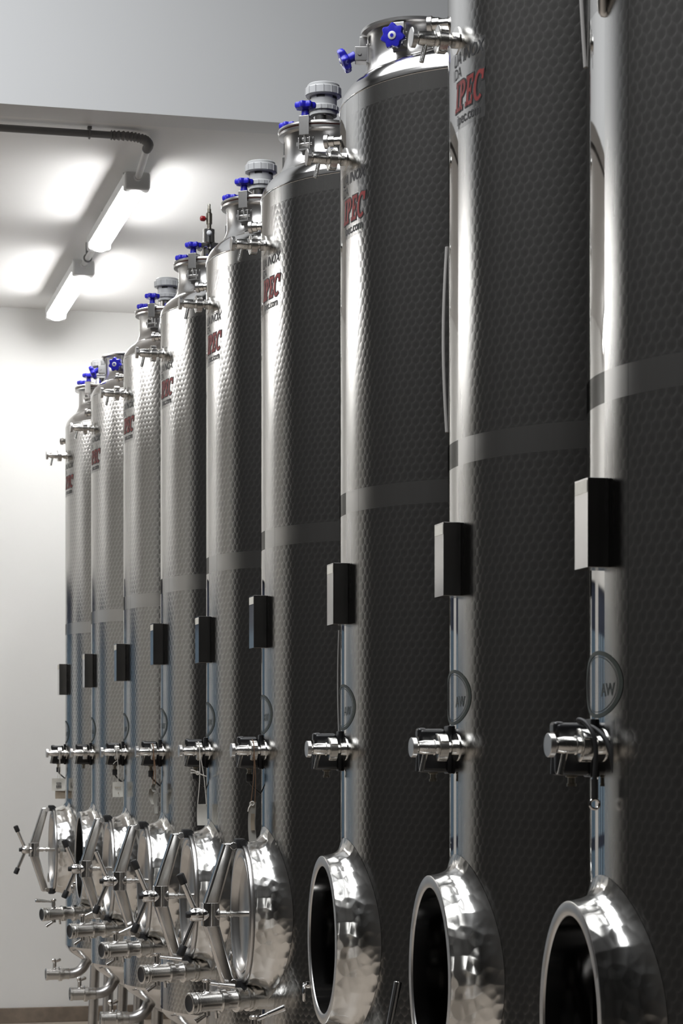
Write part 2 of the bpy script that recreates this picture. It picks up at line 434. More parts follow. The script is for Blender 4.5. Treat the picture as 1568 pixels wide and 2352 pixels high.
def b_shell(bm):
    n = 160
    zs = [Z_BOT + (Z_TOP - Z_BOT) * i / 132 for i in range(133)]
    uvl = bm.loops.layers.uv.new('UVMap')
    ang = [-PI + 2 * PI * i / n for i in range(n + 1)]
    grid = [[bm.verts.new((-R * math.cos(a), -R * math.sin(a), z)) for a in ang[:-1]] for z in zs]
    for j in range(len(zs) - 1):
        for i in range(n):
            am = (ang[i] + ang[i + 1]) / 2; zm = (zs[j] + zs[j + 1]) / 2
            if abs(am) < 1.2 and math.hypot(R * math.sin(am) / OV, zm - MW_Z) < .207: continue
            i2 = (i + 1) % n
            f = bm.faces.new((grid[j][i], grid[j][i2], grid[j + 1][i2], grid[j + 1][i]))
            for l, (a, z) in zip(f.loops, ((ang[i], zs[j]), (ang[i + 1], zs[j]), (ang[i + 1], zs[j + 1]), (ang[i], zs[j + 1]))):
                l[uvl].uv = (a * R, z)
NX = -.256                                      # neck axis sits forward of the tank axis
Z_LID = C(1.885)
def b_dome(bm):
    pr = [(R, 0), (R + .0015, .003), (R, .012), (.436, .026), (.425, .044), (.408, .060), (.38, .076), (.33, .094), (.25, .114), (.15, .131), (.07, .138), (0, .14)]
    pts = smooth_path([(r, z, 0) for r, z in pr], 4)
    lathe(bm, [(max(p.x, 0) if i < len(pts) - 1 else 0, Z_TOP + p.y) for i, p in enumerate(pts)], seg=128, cap=False)
def b_cone(bm):
    lathe(bm, [(R, Z_BOT), (R - .003, Z_BOT - .012), (R - .02, Z_BOT - .035), (.30, Z_BOT - .115), (.06, Z_BOT - .25), (0, Z_BOT - .26)], seg=96, cap=False)
def b_leg(k):
    a = math.radians(45 + 90 * k); x, y = .385 * math.cos(a), .385 * math.sin(a)
    def f(bm): 
        cyl(bm, (x * .92, y * .92, Z_BOT + .01), (x, y, .03), .026, 20)
        box(bm, (x * .97, y * .97, Z_BOT - .02), (.07, .07, .10), Matrix.Translation((0, 0, 0)), bev=.01)
    return f
def b_foot(k):
    a = math.radians(45 + 90 * k); x, y = .385 * math.cos(a), .385 * math.sin(a)
    return lambda bm: lathe(bm, [(.045, 0), (.045, .008), (.02, .016), (.016, .04)], Matrix.Translation((x, y, 0)), 24)
DOME = [(0, .14), (.07, .138), (.15, .131), (.25, .114), (.33, .094), (.38, .076), (.408, .060), (.425, .044), (.436, .026), (R, .012), (R + .01, 0)]
def dome_h(r):
    for (a, ha), (b, hb) in zip(DOME, DOME[1:]):
        if r <= b: return Z_TOP + ha + (hb - ha) * (r - a) / (b - a)
    return Z_TOP
def b_neck(bm):
    n = 96; rows = []
    for i in range(n):
        a = 2 * PI * i / n; c, q = math.cos(a), math.sin(a); col = []
        hb = dome_h(math.hypot(NX + .117 * c, .117 * q))
        for r, dz in ((.146, -.004), (.136, .003), (.127, .011), (.1205, .023), (.1175, .038)):
            h = dome_h(math.hypot(NX + r * c, r * q))
            col.append((r, h + dz if r > .126 else hb + dz))
        col += [(.117, Z_LID - .016), (.121, Z_LID - .009), (.136, Z_LID - .007), (.1365, Z_LID), (.134, Z_LID + .002), (.112, Z_LID + .002), (.112, Z_TOP + .10)]
        rows.append([bm.verts.new((NX + r * c, r * q, z)) for r, z in col])
    for i in range(n):
        A, B = rows[i], rows[(i + 1) % n]
        for k in range(len(A) - 1): bm.faces.new((A[k], B[k], B[k + 1], A[k + 1]))
def b_gasket(bm): lathe(bm, [(.112, Z_LID + .001), (.133, Z_LID + .001), (.134, Z_LID + .005), (.112, Z_LID + .005)], Matrix.Translation((NX, 0, 0)), 64)
def b_lid(bm):
    z = Z_LID + .005
    lathe(bm, [(.10, z), (.136, z), (.138, z + .003), (.137, z + .008), (.131, z + .011), (.12, z + .009), (.09, z + .018), (.04, z + .022), (0, z + .023)], Matrix.Translation((NX, 0, 0)), 72)
def star(mt):
    def f(bm):
        wob = lambda a: 1 + .13 * math.cos(7 * a)
        lathe(bm, [(.010, 0), (.0125, .002), (.0115, .012), (.012, .019), (.020, .021), (.0275, .0235), (.0295, .028), (.0295, .036), (.027, .0405), (.019, .0415), (.0, .0415)], mt, 70,
              wob=None)
        for v in bm.verts:
            l = mt.inverted() @ v.co
            r = math.hypot(l.x, l.y)
            if l.z > .0195 and r > .015:
                a = math.atan2(l.y, l.x); k = 1 + .115 * math.cos(7 * a) * min(1, (r - .015) / .012)
                v.co = mt @ Vector((l.x * k, l.y * k, l.z))
    return f
CLAMPS = (234, 125, 45, -45)                     # degrees in plan round the neck
def clamp(tank, ang, swung, key):
    a = math.radians(ang); d = Vector((math.cos(a), math.sin(a), 0)); side = Vector((-d.y, d.x, 0)); base = Vector((NX, 0, 0))
    mt = Matrix(((d.x, side.x, 0, NX), (d.y, side.y, 0, 0), (0, 0, 1, 0), (0, 0, 0, 1)))
    zb = Z_LID - .058
    def body(bm):
        # hinge bracket welded on the neck: two cheeks and a back plate
        box(bm, (.119, 0, zb), (.008, .038, .05), mt, bev=.002)
        for s in (-1, 1): box(bm, (.136, s * .0175, zb), (.032, .004, .036), mt, bev=.0015)
        box(bm, (.135, 0, zb - .017), (.03, .034, .004), mt)
        cyl(bm, mt @ Vector((.140, -.023, zb)), mt @ Vector((.140, .023, zb)), .005, 16)
        cyl(bm, mt @ Vector((.140, -.026, zb)), mt @ Vector((.140, -.020, zb)), .009, 6)
        if swung:
            cyl(bm, mt @ Vector((.138, 0, zb)), mt @ Vector((.156, 0, zb - .003)), .005, 16)
            box(bm, (.130, 0, zb + .030), (.020, .032, .030), mt, bev=.002)
        else:
            cyl(bm, mt @ Vector((.140, 0, zb)), mt @ Vector((.140, 0, Z_LID + .03)), .005, 16)
            box(bm, (.150, 0, Z_LID - .004), (.004, .032, .058), mt, bev=.0015)       # folded clip plate over the lid edge
            box(bm, (.130, 0, Z_LID + .0225), (.042, .032, .004), mt, bev=.0015)
    c = part('clamp', 'clamp%s%d' % (swung, ang), body, M['satin'], tank)
    if swung: km = frame(mt @ Vector((.150, 0, zb)), d - Vector((0, 0, .12 if ang == 238 else .45)))
    else: km = frame(mt @ Vector((.140, 0, Z_LID + .024)), (0, 0, 1), d)
    part('star_knob', 'knob%s%d' % (swung, ang), star(km), M['blue'], c, label='blue star knob')
    part('knob_cap', 'kcap%s%d' % (swung, ang), lambda bm: lathe(bm, [(.0105, .040), (.0105, .043), (.009, .0438), (0, .044)], km, 24), M['white'], c, label='white knob centre')
    part('knob_dot', 'kdot%s%d' % (swung, ang), lambda bm: lathe(bm, [(.0045, .0436), (.0045, .0447), (0, .0449)], km, 20), M['blue'], c)

def ribs(r, n, depth):
    return lambda a: 1 + (depth if (a * n / (2 * PI)) % 1 < .12 else 0)
def vent(tank):
    z = Z_LID + .012; T = Matrix.Translation((NX, 0, 0))
    v = part('breather_valve', 'vpipe', lambda bm: lathe(bm, [(.040, z - .004), (.033, z + .003), (.031, z + .006), (.031, z + .052), (.028, z + .054)], T, 40), M['steel'], tank, label='steel stub pipe of the breather valve')
    def low(bm):
        lathe(bm, [(.034, z + .048), (.041, z + .049), (.041, z + .060), (.046, z + .062), (.0465, z + .074), (.044, z + .077), (.041, z + .079), (.041, z + .118), (.036, z + .119)], T, 96, wob=None)
        for k in range(16):
            a = 2 * PI * k / 16; box(bm, (NX + .0465 * math.cos(a), .0465 * math.sin(a), z + .068), (.003, .003, .012))
    part('valve_body', 'vbody', low, M['pvc'], v)
    def top(bm):
        lathe(bm, [(.040, z + .106), (.052, z + .107), (.055, z + .110), (.055, z + .130), (.053, z + .133), (.049, z + .134), (.049, z + .141), (.046, z + .144), (0, z + .145)], T, 96)
        for k in range(14):
            a = 2 * PI * k / 14; box(bm, (NX + .055 * math.cos(a), .055 * math.sin(a), z + .120), (.003, .003, .022))
    part('valve_cap', 'vcap', top, M['pvc'], v)
    for k in range(5):
        def slot(bm):
            a0 = 2 * PI * (k + .15) / 5; a1 = 2 * PI * (k + .65) / 5; n = 6; r = .0416
            A = [bm.verts.new((NX + r * math.cos(a0 + (a1 - a0) * i / n), r * math.sin(a0 + (a1 - a0) * i / n), z + .098)) for i in range(n + 1)]
            B = [bm.verts.new((q.co.x, q.co.y, z + .105)) for q in A]
            for i in range(n): bm.faces.new((A[i], A[i + 1], B[i + 1], B[i]))
        part('vent_slot', 'vslot%d' % k, slot, M['rubber'], v, label='dark slot under the valve cap')
def gas_valve(tank):
    z = Z_LID + .02; T = Matrix.Translation((NX, 0, 0))
    v = part('gas_valve', 'g0', lambda bm: lathe(bm, [(.040, z - .004), (.033, z + .003), (.031, z + .006), (.031, z + .047), (.046, z + .048), (.047, z + .052), (.047, z + .066), (.044, z + .069), (.023, z + .070), (.0225, z + .125), (.019, z + .127)], T, 48), M['steel'], tank)
    def fit(bm):
        lathe(bm, [(.0085, z + .124), (.0085, z + .145), (.012, z + .147), (.012, z + .187), (.0075, z + .193), (.0075, z + .205), (.0055, z + .206), (.0048, z + .216), (.006, z + .217), (.0048, z + .224)], T, 20)
        cyl(bm, (NX, 0, z + .166), (NX - .018, -.004, z + .166), .006, 16)
    part('hose_fitting', 'g1', fit, M['brass'], v)
    part('red_knob', 'g2', lambda bm: lathe(bm, [(.006, 0), (.0105, .003), (.0105, .016), (.007, .020), (0, .021)], frame((NX - .016, -.004, z + .166), (-1, -.2, 0)), 8), M['red'], v, label='red hexagon knob')
    part('white_button', 'g3', lambda bm: lathe(bm, [(.010, 0), (.010, .004), (.006, .008), (0, .009)], frame((NX - .004, -.022, z + .108), (-.15, -1, 0)), 20), M['white'], v, label='white round button')

def sampling(tank, b, z, key, pin=True, length=1.0):
    d = az(b); mt = frame(on(b, z, -.004), d)
    bd = part('sampling_valve', 'sv' + key, lambda bm: lathe(bm, [(.030, 0), (.030, .0055), (.017, .006), (.0165, .016), (.012, .018), (.012, .034), (.0145, .0345), (.0145, .052),
              (.0175, .053), (.0175, .055), (.0158, .056), (.0158, .077), (.0135, .089), (.0095, .090), (.0095, .097)], mt, 40), M['turned'], tank)
    def nut(bm):
        lathe(bm, [(.020, .027), (.0285, .0275), (.030, .0285), (.030, .0465), (.0285, .0475), (.016, .048)], mt, 48)
        for k in range(4):
            a = 2 * PI * k / 4 + .4; box(bm, (.0300 * math.cos(a), .0300 * math.sin(a), .0375), (.004, .004, .018), mt, bev=.001)
    part('union_nut', 'svn' + key, nut, M['turned'], bd)
    part('end_cap', 'svc' + key, lambda bm: lathe(bm, [(.0195, .0945), (.0215, .0955), (.0215, .1045), (.0205, .1055), (0, .1055)], mt, 40), M['satin'], bd)
    if pin:
        p = mt @ Vector((0, 0, .070)); q = p + Vector((d.x * .012, d.y * .012, -.052))
        part('drain_pin', 'svp' + key, lambda bm: cyl(bm, p, q, .0055, 16), M['turned'], bd)
def side_fitting(tank):
    b = -27; z = C(1.65); mt = frame(on(b, z, -.004), az(b))
    f = part('side_fitting', 'sf', lambda bm: lathe(bm, [(.026, 0), (.026, .005), (.0115, .006), (.0115, .03), (.015, .031), (.0145, .048)], mt, 32), M['turned'], tank)
    part('end_cap', 'sfc', lambda bm: lathe(bm, [(.018, .046), (.019, .047), (.019, .057), (0, .058)], mt, 32), M['satin'], f)

def instrument_box(tank, z, roll):
    def f(bm):
        box(bm, (-(R + .0185), 0, 0), (.039, .068, .158), bev=.0018)
        for s in (-1, 1): cyl(bm, (-(R + .012), -.0342, s * .069), (-(R + .012), -.0352, s * .069), .0025, 10)
    b = part('instrument_box', 'ibox', f, M['brushed'], tank, loc=(0, 0, z))
    b.rotation_euler = (0, 0, math.radians(roll))
    part('front_plate', 'ifront', lambda bm: box(bm, (-(R + .0381), 0, 0), (.0012, .067, .157)), M['steel'], b, label='bright polished front plate')
    part('label_plate', 'ilab', lambda bm: box(bm, (-(R + .0389), 0, .064), (.0012, .062, .022)), M['paper'], b, label='pale label on the box')

def sensor(tank, cable):
    b0 = -9; z = C(.022); d = az(b0); sd = Vector((0, 0, 1)).cross(d)
    o = on(b0, z - .005, 0)
    mt = Matrix(((d.x, sd.x, 0, o.x), (d.y, sd.y, 0, o.y), (d.z, sd.z, 1, o.z), (0, 0, 0, 1)))
    def f(bm):
        box(bm, (.037, 0, -.020), (.066, .058, .058), mt, bev=.009, seg=3)
        box(bm, (.040, 0, .029), (.060, .050, .034), mt, bev=.010, seg=3)
        box(bm, (.062, 0, .036), (.022, .044, .024), mt, bev=.007, seg=3)
        box(bm, (.003, 0, 0), (.010, .070, .105), mt, bev=.003)
        cyl(bm, mt @ Vector((.062, 0, -.006)), mt @ Vector((.064, 0, -.047)), .011, 18)
    s = part('sensor_housing', 'sens', f, M['blackp'], tank)
    part('cable_gland', 'gland', lambda bm: lathe(bm, [(.011, 0), (.011, .004), (.007, .005), (.007, .015), (.009, .016), (.009, .021)], frame(mt @ Vector((.036, 0, -.048)), (0, 0, -1)), 12), M['brass'], s)
    if cable:
        def cb(bm):
            p = mt @ Vector((.036, 0, -.066))
            lathe(bm, [(.0075, 0), (.0105, .003), (.0105, .024), (.006, .027)], frame(p, (0, 0, -1)), 16)
            tube(bm, smooth_path([p + Vector((0, 0, -.022)), p + Vector((.008, .004, -.034)), p + Vector((.022, .012, -.047)), p + Vector((.044, .035, -.062)), p + Vector((.075, .11, -.075))], 6), .0035, 10)
        part('cable', 'scable', cb, M['rubber'], s)

# wrapped lettering --------------------------------------------------
def wrap(bm, b_c=0.0, z=0.0, off=.0012):
    for v in bm.verts:
        u, h, t = v.co.x, v.co.y, v.co.z
        a = math.radians(b_c) + u / R; r = R + off + t
        v.co = Vector((-r * math.cos(a), -r * math.sin(a), z + h))
def subdiv_x(bm, dx=.006):
    xs = [v.co.x for v in bm.verts]; x = min(xs) + dx
    while x < max(xs):
        g = bm.verts[:] + bm.edges[:] + bm.faces[:]
        bmesh.ops.bisect_plane(bm, geom=g, plane_co=(x, 0, 0), plane_no=(1, 0, 0)); x += dx
def text_bm(bm, s, size, xr, y, shear=0.0, sx=1.0, bold=0.0):
    cu = bpy.data.curves.new('t', 'FONT'); cu.body = s; cu.size = size; cu.shear = shear; cu.align_x = 'RIGHT'; cu.fill_mode = 'FRONT'; cu.offset = bold
    cu.resolution_u = 3
    o = bpy.data.objects.new('t', cu); COL.objects.link(o)
    dg = bpy.context.evaluated_depsgraph_get(); dg.update()
    me = o.evaluated_get(dg).to_mesh()
    n0 = len(bm.verts); bm.from_mesh(me); bm.verts.ensure_lookup_table()
    for v in bm.verts[n0:]: v.co = Vector((v.co.x * sx + xr, v.co.y + y, 0))
    o.evaluated_get(dg).to_mesh_clear()
    bpy.data.objects.remove(o); bpy.data.curves.remove(cu)
def poly(bm, pts, t=0.0): bm.faces.new([bm.verts.new((x, y, t)) for x, y in pts])
def slab(h, grow):
    """slab-serif I P E C as strips of quads on a unit-height letter grid; returns list of (letter polygons, width)"""
    g = grow
    def q(x0, y0, x1, y1): return [(x0 - g, y0 - g), (x1 + g, y0 - g), (x1 + g, y1 + g), (x0 - g, y1 + g)]
    def arc(cx, cy, rx, ry, a0, a1, tx, ty, n=14):
        out = []
        for i in range(n):
            A, B = a0 + (a1 - a0) * i / n, a0 + (a1 - a0) * (i + 1) / n
            o1 = (cx + (rx + g) * math.cos(A), cy + (ry + g) * math.sin(A)); o2 = (cx + (rx + g) * math.cos(B), cy + (ry + g) * math.sin(B))
            i1 = (cx + (rx - tx - g) * math.cos(A), cy + (ry - ty - g) * math.sin(A)); i2 = (cx + (rx - tx - g) * math.cos(B), cy + (ry - ty - g) * math.sin(B))
            out.append([i1, o1, o2, i2])
        return out
    I = [q(.12, 0, .32, 1), q(.02, 0, .42, .12), q(.02, .88, .42, 1)]
    P = [q(.12, 0, .33, 1), q(.02, 0, .45, .12), q(.02, .88, .35, 1)] + arc(.33, .71, .36, .29, -PI / 2, PI / 2, .20, .12)
    E = [q(.12, 0, .33, 1), q(.02, 0, .66, .13), q(.02, .87, .64, 1), q(.33, .44, .52, .56), q(.46, .36, .53, .64), q(.56, .0, .67, .30), q(.55, .72, .65, 1)]
    Cc = arc(.44, .5, .42, .52, math.radians(52), math.radians(312), .21, .13, 24) + [q(.62, .66, .76, .99)]
    return [(I, .44), (P, .74), (E, .72), (Cc, .80)]
def ipec(bm, xr, y, h, grow, t):
    L = slab(h, grow); W = sum(wd for _, wd in L) * .80
    x = xr - W * h
    for polys, wd in L:
        for p in polys: poly(bm, [(x + px * h * .80 + py * h * .16, y + py * h) for px, py in p], t)
        x += wd * h * .80
def sticker(tank, z, variant):
    BC = 0.0
    s = part('sticker', 'stk', lambda bm: (poly(bm, [(-.14, -.086), (.140, -.086), (.140, .086), (-.14, .086)]), subdiv_x(bm, .008), wrap(bm, BC, 0, .0005)), M['film'], tank, sharp=60, loc=(0, 0, z), label='clear sticker with black and red lettering')
    def black(bm):
        text_bm(bm, 'UA INOX', .038, .132, .054, .28, .92, .0004)
        text_bm(bm, 'IDA', .034, .034, .026, 0, .9, .0002)
        text_bm(bm, 'ipec.com', .033, .122, -.075, 0, .95, .0006)
        ipec(bm, .130, -.046, .062, .050, 0)
        subdiv_x(bm); wrap(bm, BC, 0, .0009)
    part('black_lettering', 'stkb', black, M['ink'], s, sharp=60)
    part('red_lettering', 'stkr', lambda bm: (ipec(bm, .130, -.046, .062, 0, 0), subdiv_x(bm), wrap(bm, BC, 0, .0014)), M['redink'], s, sharp=60)
def emblem(tank, z):
    KX = 1.8                                    # a wide oval
    def disc(bm):
        n = 48; poly(bm, [(KX * .060 * math.cos(2 * PI * k / n), .060 * math.sin(2 * PI * k / n)) for k in range(n)]); subdiv_x(bm); wrap(bm, -3, 0, .0004)
    e = part('round_sticker', 'emb', disc, M['film'], tank, sharp=60, loc=(0, 0, z))
    def rg(bm):
        n = 72
        for r0, r1 in ((.0525, .060), (.0485, .0496)):
            for k in range(n):
                a, b = 2 * PI * k / n, 2 * PI * (k + 1) / n
                poly(bm, [(KX * r * math.cos(c), r * math.sin(c)) for r, c in ((r0, a), (r1, a), (r1, b), (r0, b))])
        text_bm(bm, 'AW', .034, .078, -.022, 0, 1.0, 0)
        wrap(bm, -3, 0, .0008)
    part('ring_print', 'embr', rg, M['ring'], e, sharp=60)

# manway --------------------------------------------------------------
OV = .75                                          # the manway is a standing oval
def tank_x(y): return -math.sqrt(max(R * R - y * y, 0))
def oval_strip(bm, prof, closed=False):
    """prof(c, s) -> list of (x, r) for one direction round the manway; skinned into a band"""
    n = 112; rows = []
    for i in range(n):
        a = 2 * PI * i / n; c, q = math.cos(a), math.sin(a)
        rows.append([bm.verts.new((x, r * OV * c, MW_Z + r * q)) for x, r in prof(c, q)])
    for i in range(n):
        A, B = rows[i], rows[(i + 1) % n]
        for k in range(len(A) - 1): bm.faces.new((A[k], B[k], B[k + 1], A[k + 1]))
def b_collar(bm):
    def prof(c, q):
        col = []; x1 = tank_x(.222 * OV * c); L = x1 - MW_X
        for r, k in ((.262, -1), (.251, -2), (.240, .06), (.231, .17), (.2255, .31), (.2215, .47), (.2185, .72)):
            col.append((tank_x(r * OV * c) - (.0006 if k == -1 else .0035), r) if k < 0 else (x1 - L * k - .003, r))
        return col + [(MW_X + .006, .2175), (MW_X + .001, .2165)]
    oval_strip(bm, prof)
def b_rim(bm): oval_strip(bm, lambda c, q: [(MW_X + .005, .2172), (MW_X + .001, .2165), (MW_X, .2150), (MW_X, .1925), (MW_X + .001, .1910), (MW_X + .004, .190)])
def b_sleeve(bm): oval_strip(bm, lambda c, q: [(MW_X + .004, .190), (MW_X + .03, .190), (tank_x(.19 * OV * c) + .010, .190), (tank_x(.19 * OV * c) + .014, .196), (tank_x(.205 * OV * c) + .006, .205)])
def manway(tank, door, grips):
    c = part('manway_collar', 'collar', b_collar, M['hammer'], tank, sharp=50)
    part('rim', 'mrim', b_rim, M['satin'], c, sharp=40, label='flat satin rim face')
    part('inner_sleeve', 'sleeve', b_sleeve, M['steel'], c, sharp=50)
    # weld lug and hinge on the far side
    def lug(bm):
        torus(bm, frame((MW_X - .010, .158, MW_Z - .150), (1, -.25, .0)), .022, .0042, 28, 8)
        box(bm, (MW_X + .012, .148, MW_Z - .13), (.04, .012, .018), bev=.003)
    part('hinge_ring', 'lug', lug, M['steel'], c)
    if not door: return
    X0 = MW_X
    mt = frame((X0, 0, MW_Z), (-1, 0, 0)) @ Matrix.Diagonal((1, OV, 1, 1))
    def lid(bm):
        lathe(bm, [(.186, -.02), (.198, -.002), (.2065, .001), (.2085, .005), (.207, .010), (.200, .013), (.192, .012), (.186, .006), (.181, .006), (.178, .010), (.172, .011), (.166, .006), (.158, -.004), (.15, -.008), (.10, -.016), (.05, -.020), (0, -.021)], mt, 96)
    d = part('manway_door', 'mdoor', lid, M['satin'], tank, label='closed round manway door')
    hub = (X0 - .103)
    def yoke(bm):
        w2 = .020
        for s in (1, -1):
            # tapered flat arm from the foot at the rim to the hub
            pth = [(X0 - .064, s * .214), (X0 - .028, s * .214), (hub + .024, s * .030), (hub - .022, s * .030)]
            F = [bm.verts.new((x, -w2, MW_Z + z)) for x, z in pth]; B = [bm.verts.new((x, w2, MW_Z + z)) for x, z in pth]
            bm.faces.new(F); bm.faces.new(B[::-1])
            for k in range(4): bm.faces.new((F[k], F[(k + 1) % 4], B[(k + 1) % 4], B[k]))
        bmesh.ops.bevel(bm, geom=bm.edges[:], offset=.0065, segments=3, profile=.5, affect='EDGES')
        lathe(bm, [(.019, -.026), (.0245, -.023), (.026, -.012), (.026, .012), (.0245, .022), (.019, .025)], frame((hub, 0, MW_Z), (-1, 0, 0)), 36)
        lathe(bm, [(.027, -.034), (.0275, 0), (.027, .034)], frame((hub, 0, MW_Z), (0, 0, 1)), 28)
    part('yoke', 'yoke', yoke, M['steel'], d)
    def brackets(s):
        def f(bm):
            box(bm, (X0 - .014, 0, MW_Z + s * .212), (.030, .040, .030), bev=.005)
            cyl(bm, (X0 - .004, -.024, MW_Z + s * .212), (X0 - .004, .024, MW_Z + s * .212), .012, 18)
        return f
    for s in (1, -1): part('bracket', 'brk%d' % s, brackets(s), M['rubber'], d, label='black bracket on the manway rim')
    for s in (1, -1): part('bolt_head', 'bh%d' % s, lambda bm: cyl(bm, (X0 - .036, -.0185, MW_Z + s * .205), (X0 - .036, -.0225, MW_Z + s * .205), .011, 20, bev=.001), M['steel'], d)
    part('spindle', 'spin', lambda bm: (lathe(bm, [(.0105, -.045), (.0105, .035), (.007, .037), (.007, .046), (.0115, .048), (.0115, .055), (.0095, .056), (.0095, .12)], frame((hub + .012, 0, MW_Z), (1, 0, 0)), 24)), M['turned'], d)
    wh = hub - .046
    def handle(bm):
        lathe(bm, [(.012, -.024), (.019, -.020), (.021, -.008), (.021, .010), (.018, .016), (.012, .018)], frame((wh, 0, MW_Z), (-1, 0, 0)), 30)
        for s in (1, -1): cyl(bm, (wh, 0, MW_Z + s * .012), (wh - .043, 0, MW_Z + s * .112), .0085, 18)
        cyl(bm, (wh + .02, 0, MW_Z), (wh + .045, 0, MW_Z), .014, 24)
    part('handle', 'hnd', handle, M['steel'], d)
    part('hub_cap', 'hcap', lambda bm: cyl(bm, (wh - .016, 0, MW_Z), (wh - .029, 0, MW_Z), .010, 20, bev=.002), M['rubber'], d)
    for s in (1, -1):
        if grips[0 if s == 1 else 1]:
            def grip(bm, s=s):
                dr = Vector((-.043, 0, s * .100)).normalized(); p = Vector((wh - .043, 0, MW_Z + s * .112))
                lathe(bm, [(.011, -.022), (.0120, -.018), (.0125, .006), (.0115, .010), (.008, .012)], frame(p, dr), 20)
            part('rubber_grip', 'grip%d' % s, grip, M['rubber'], d, label='black rubber grip')

# outlets ---------------------------------------------------------------
def outlet(tank, z, lever, key, yaw=17, pitch=1.0, off=0.0):
    o = Vector((-R + .004 - off, -.01, z)); b = math.radians(yaw); p = math.radians(pitch)
    d = Vector((-math.cos(b) * math.cos(p), -math.sin(b) * math.cos(p), -math.sin(p)))
    mt = frame(o, d)
    v = part('outlet_valve', 'ov' + key, lambda bm: lathe(bm, [(.044, -.03 - off), (.036, .004 - off), (.034, .030), (.034, .045), (.038, .046), (.0385, .056), (.033, .058), (.033, .062), (.037, .063), (.037, .068), (.031, .070), (.031, .088),
              (.037, .090), (.0375, .105), (.030, .108), (.0285, .112), (.0285, .142), (.036, .144), (.0365, .160), (.0305, .163), (.0295, .168), (.0295, .226), (.0315, .228), (.0315, .234), (.030, .235), (.0315, .238), (.0315, .243), (.030, .244), (.032, .247), (.032, .258),
              (.029, .260), (.024, .260), (.0235, .245), (.0175, .243), (.017, .225), (0, .222)], mt, 44), M['turned'], tank)
    part('gasket_ring', 'ovg' + key, lambda bm: lathe(bm, [(.0185, .250), (.0255, .2555), (.0255, .2605), (.0185, .258)], mt, 40), M['rubber'], v)
    up = (mt.to_3x3() @ Vector((1, 0, 0))); sd = (mt.to_3x3() @ Vector((0, 1, 0)))
    q = mt @ Vector((.028, 0, .200))
    def lv(bm):
        lathe(bm, [(.0125, 0), (.0095, .004), (.0095, .030), (.0135, .032), (.0140, .038), (.010, .041), (0, .041)], frame(q, up), 20)
        dr = {'back': -d * .92 - sd * .35 - up * .15, 'front': d * .95 + sd * .15 + up * .10, 'backup': -d * .8 - sd * .3 + up * .35, 'up': up * 1.0 - d * .25}[lever]
        dr = Vector(dr).normalized(); L = .085 if lever != 'up' else .20
        a = q + up * .028
        cyl(bm, a, a + dr * L * .45, .0058, 14); cyl(bm, a + dr * L * .42, a + dr * L, .0068, 14, r2=.0085, bev=.001)
    part('lever', 'ovl' + key, lv, M['steel'], v)
    def tail(bm):
        a = mt @ Vector((-.030, 0, .200)); cyl(bm, a + up * .004, a - up * .010, .010, 16)
        e = a + d * .035 - up * .026 + sd * .01; cyl(bm, a - up * .004, e, .006, 14, r2=.0085, bev=.001)
        cyl(bm, mt @ Vector((-.030, 0, .170)), mt @ Vector((-.050, 0, .168)), .005, 12)
    part('tail_lever', 'ovt' + key, tail, M['steel'], v)
def drain(tank):
    x = -.335; zt = Z_BOT - .06; za = C(-1.105)
    def f(bm):
        pts = [(x, -.02, zt), (x, -.02, za + .085)]
        for k in range(1, 11):
            a = PI / 2 * k / 10; pts.append((x - .085 * (1 - math.cos(a)), -.02, za + .085 - .085 * math.sin(a)))
        pts.append((x - .10, -.02, za)); tube(bm, pts, .0255, 24)
    p = part('drain_pipe', 'drain', f, M['satin'], tank)
    mt = frame((x - .098, -.02, za), (-1, -.04, 0))
    v = part('drain_valve', 'dval', lambda bm: lathe(bm, [(.026, -.008), (.0285, -.006), (.0285, .020), (.030, .022), (.0305, .030), (.037, .032), (.0375, .046), (.034, .048), (.030, .050), (.030, .100), (.032, .102), (.032, .112), (.029, .114), (.021, .114), (.02, .07), (0, .07)], mt, 40), M['turned'], tank)
    def lv(bm):
        a = Vector((x - .165, -.02, za + .028)); cyl(bm, a, a + Vector((0, 0, .032)), .009, 16)
        lathe(bm, [(.006, 0), (.009, .004), (.0115, .012), (.0095, .022), (.004, .026)], frame(a + Vector((0, 0, .028)), (-.25, -.3, 1)), 16)
        cyl(bm, a + Vector((0, 0, .034)), a + Vector((.03, .05, .040)), .006, 12, r2=.009)
    part('lever', 'dlev', lv, M['steel'], v)

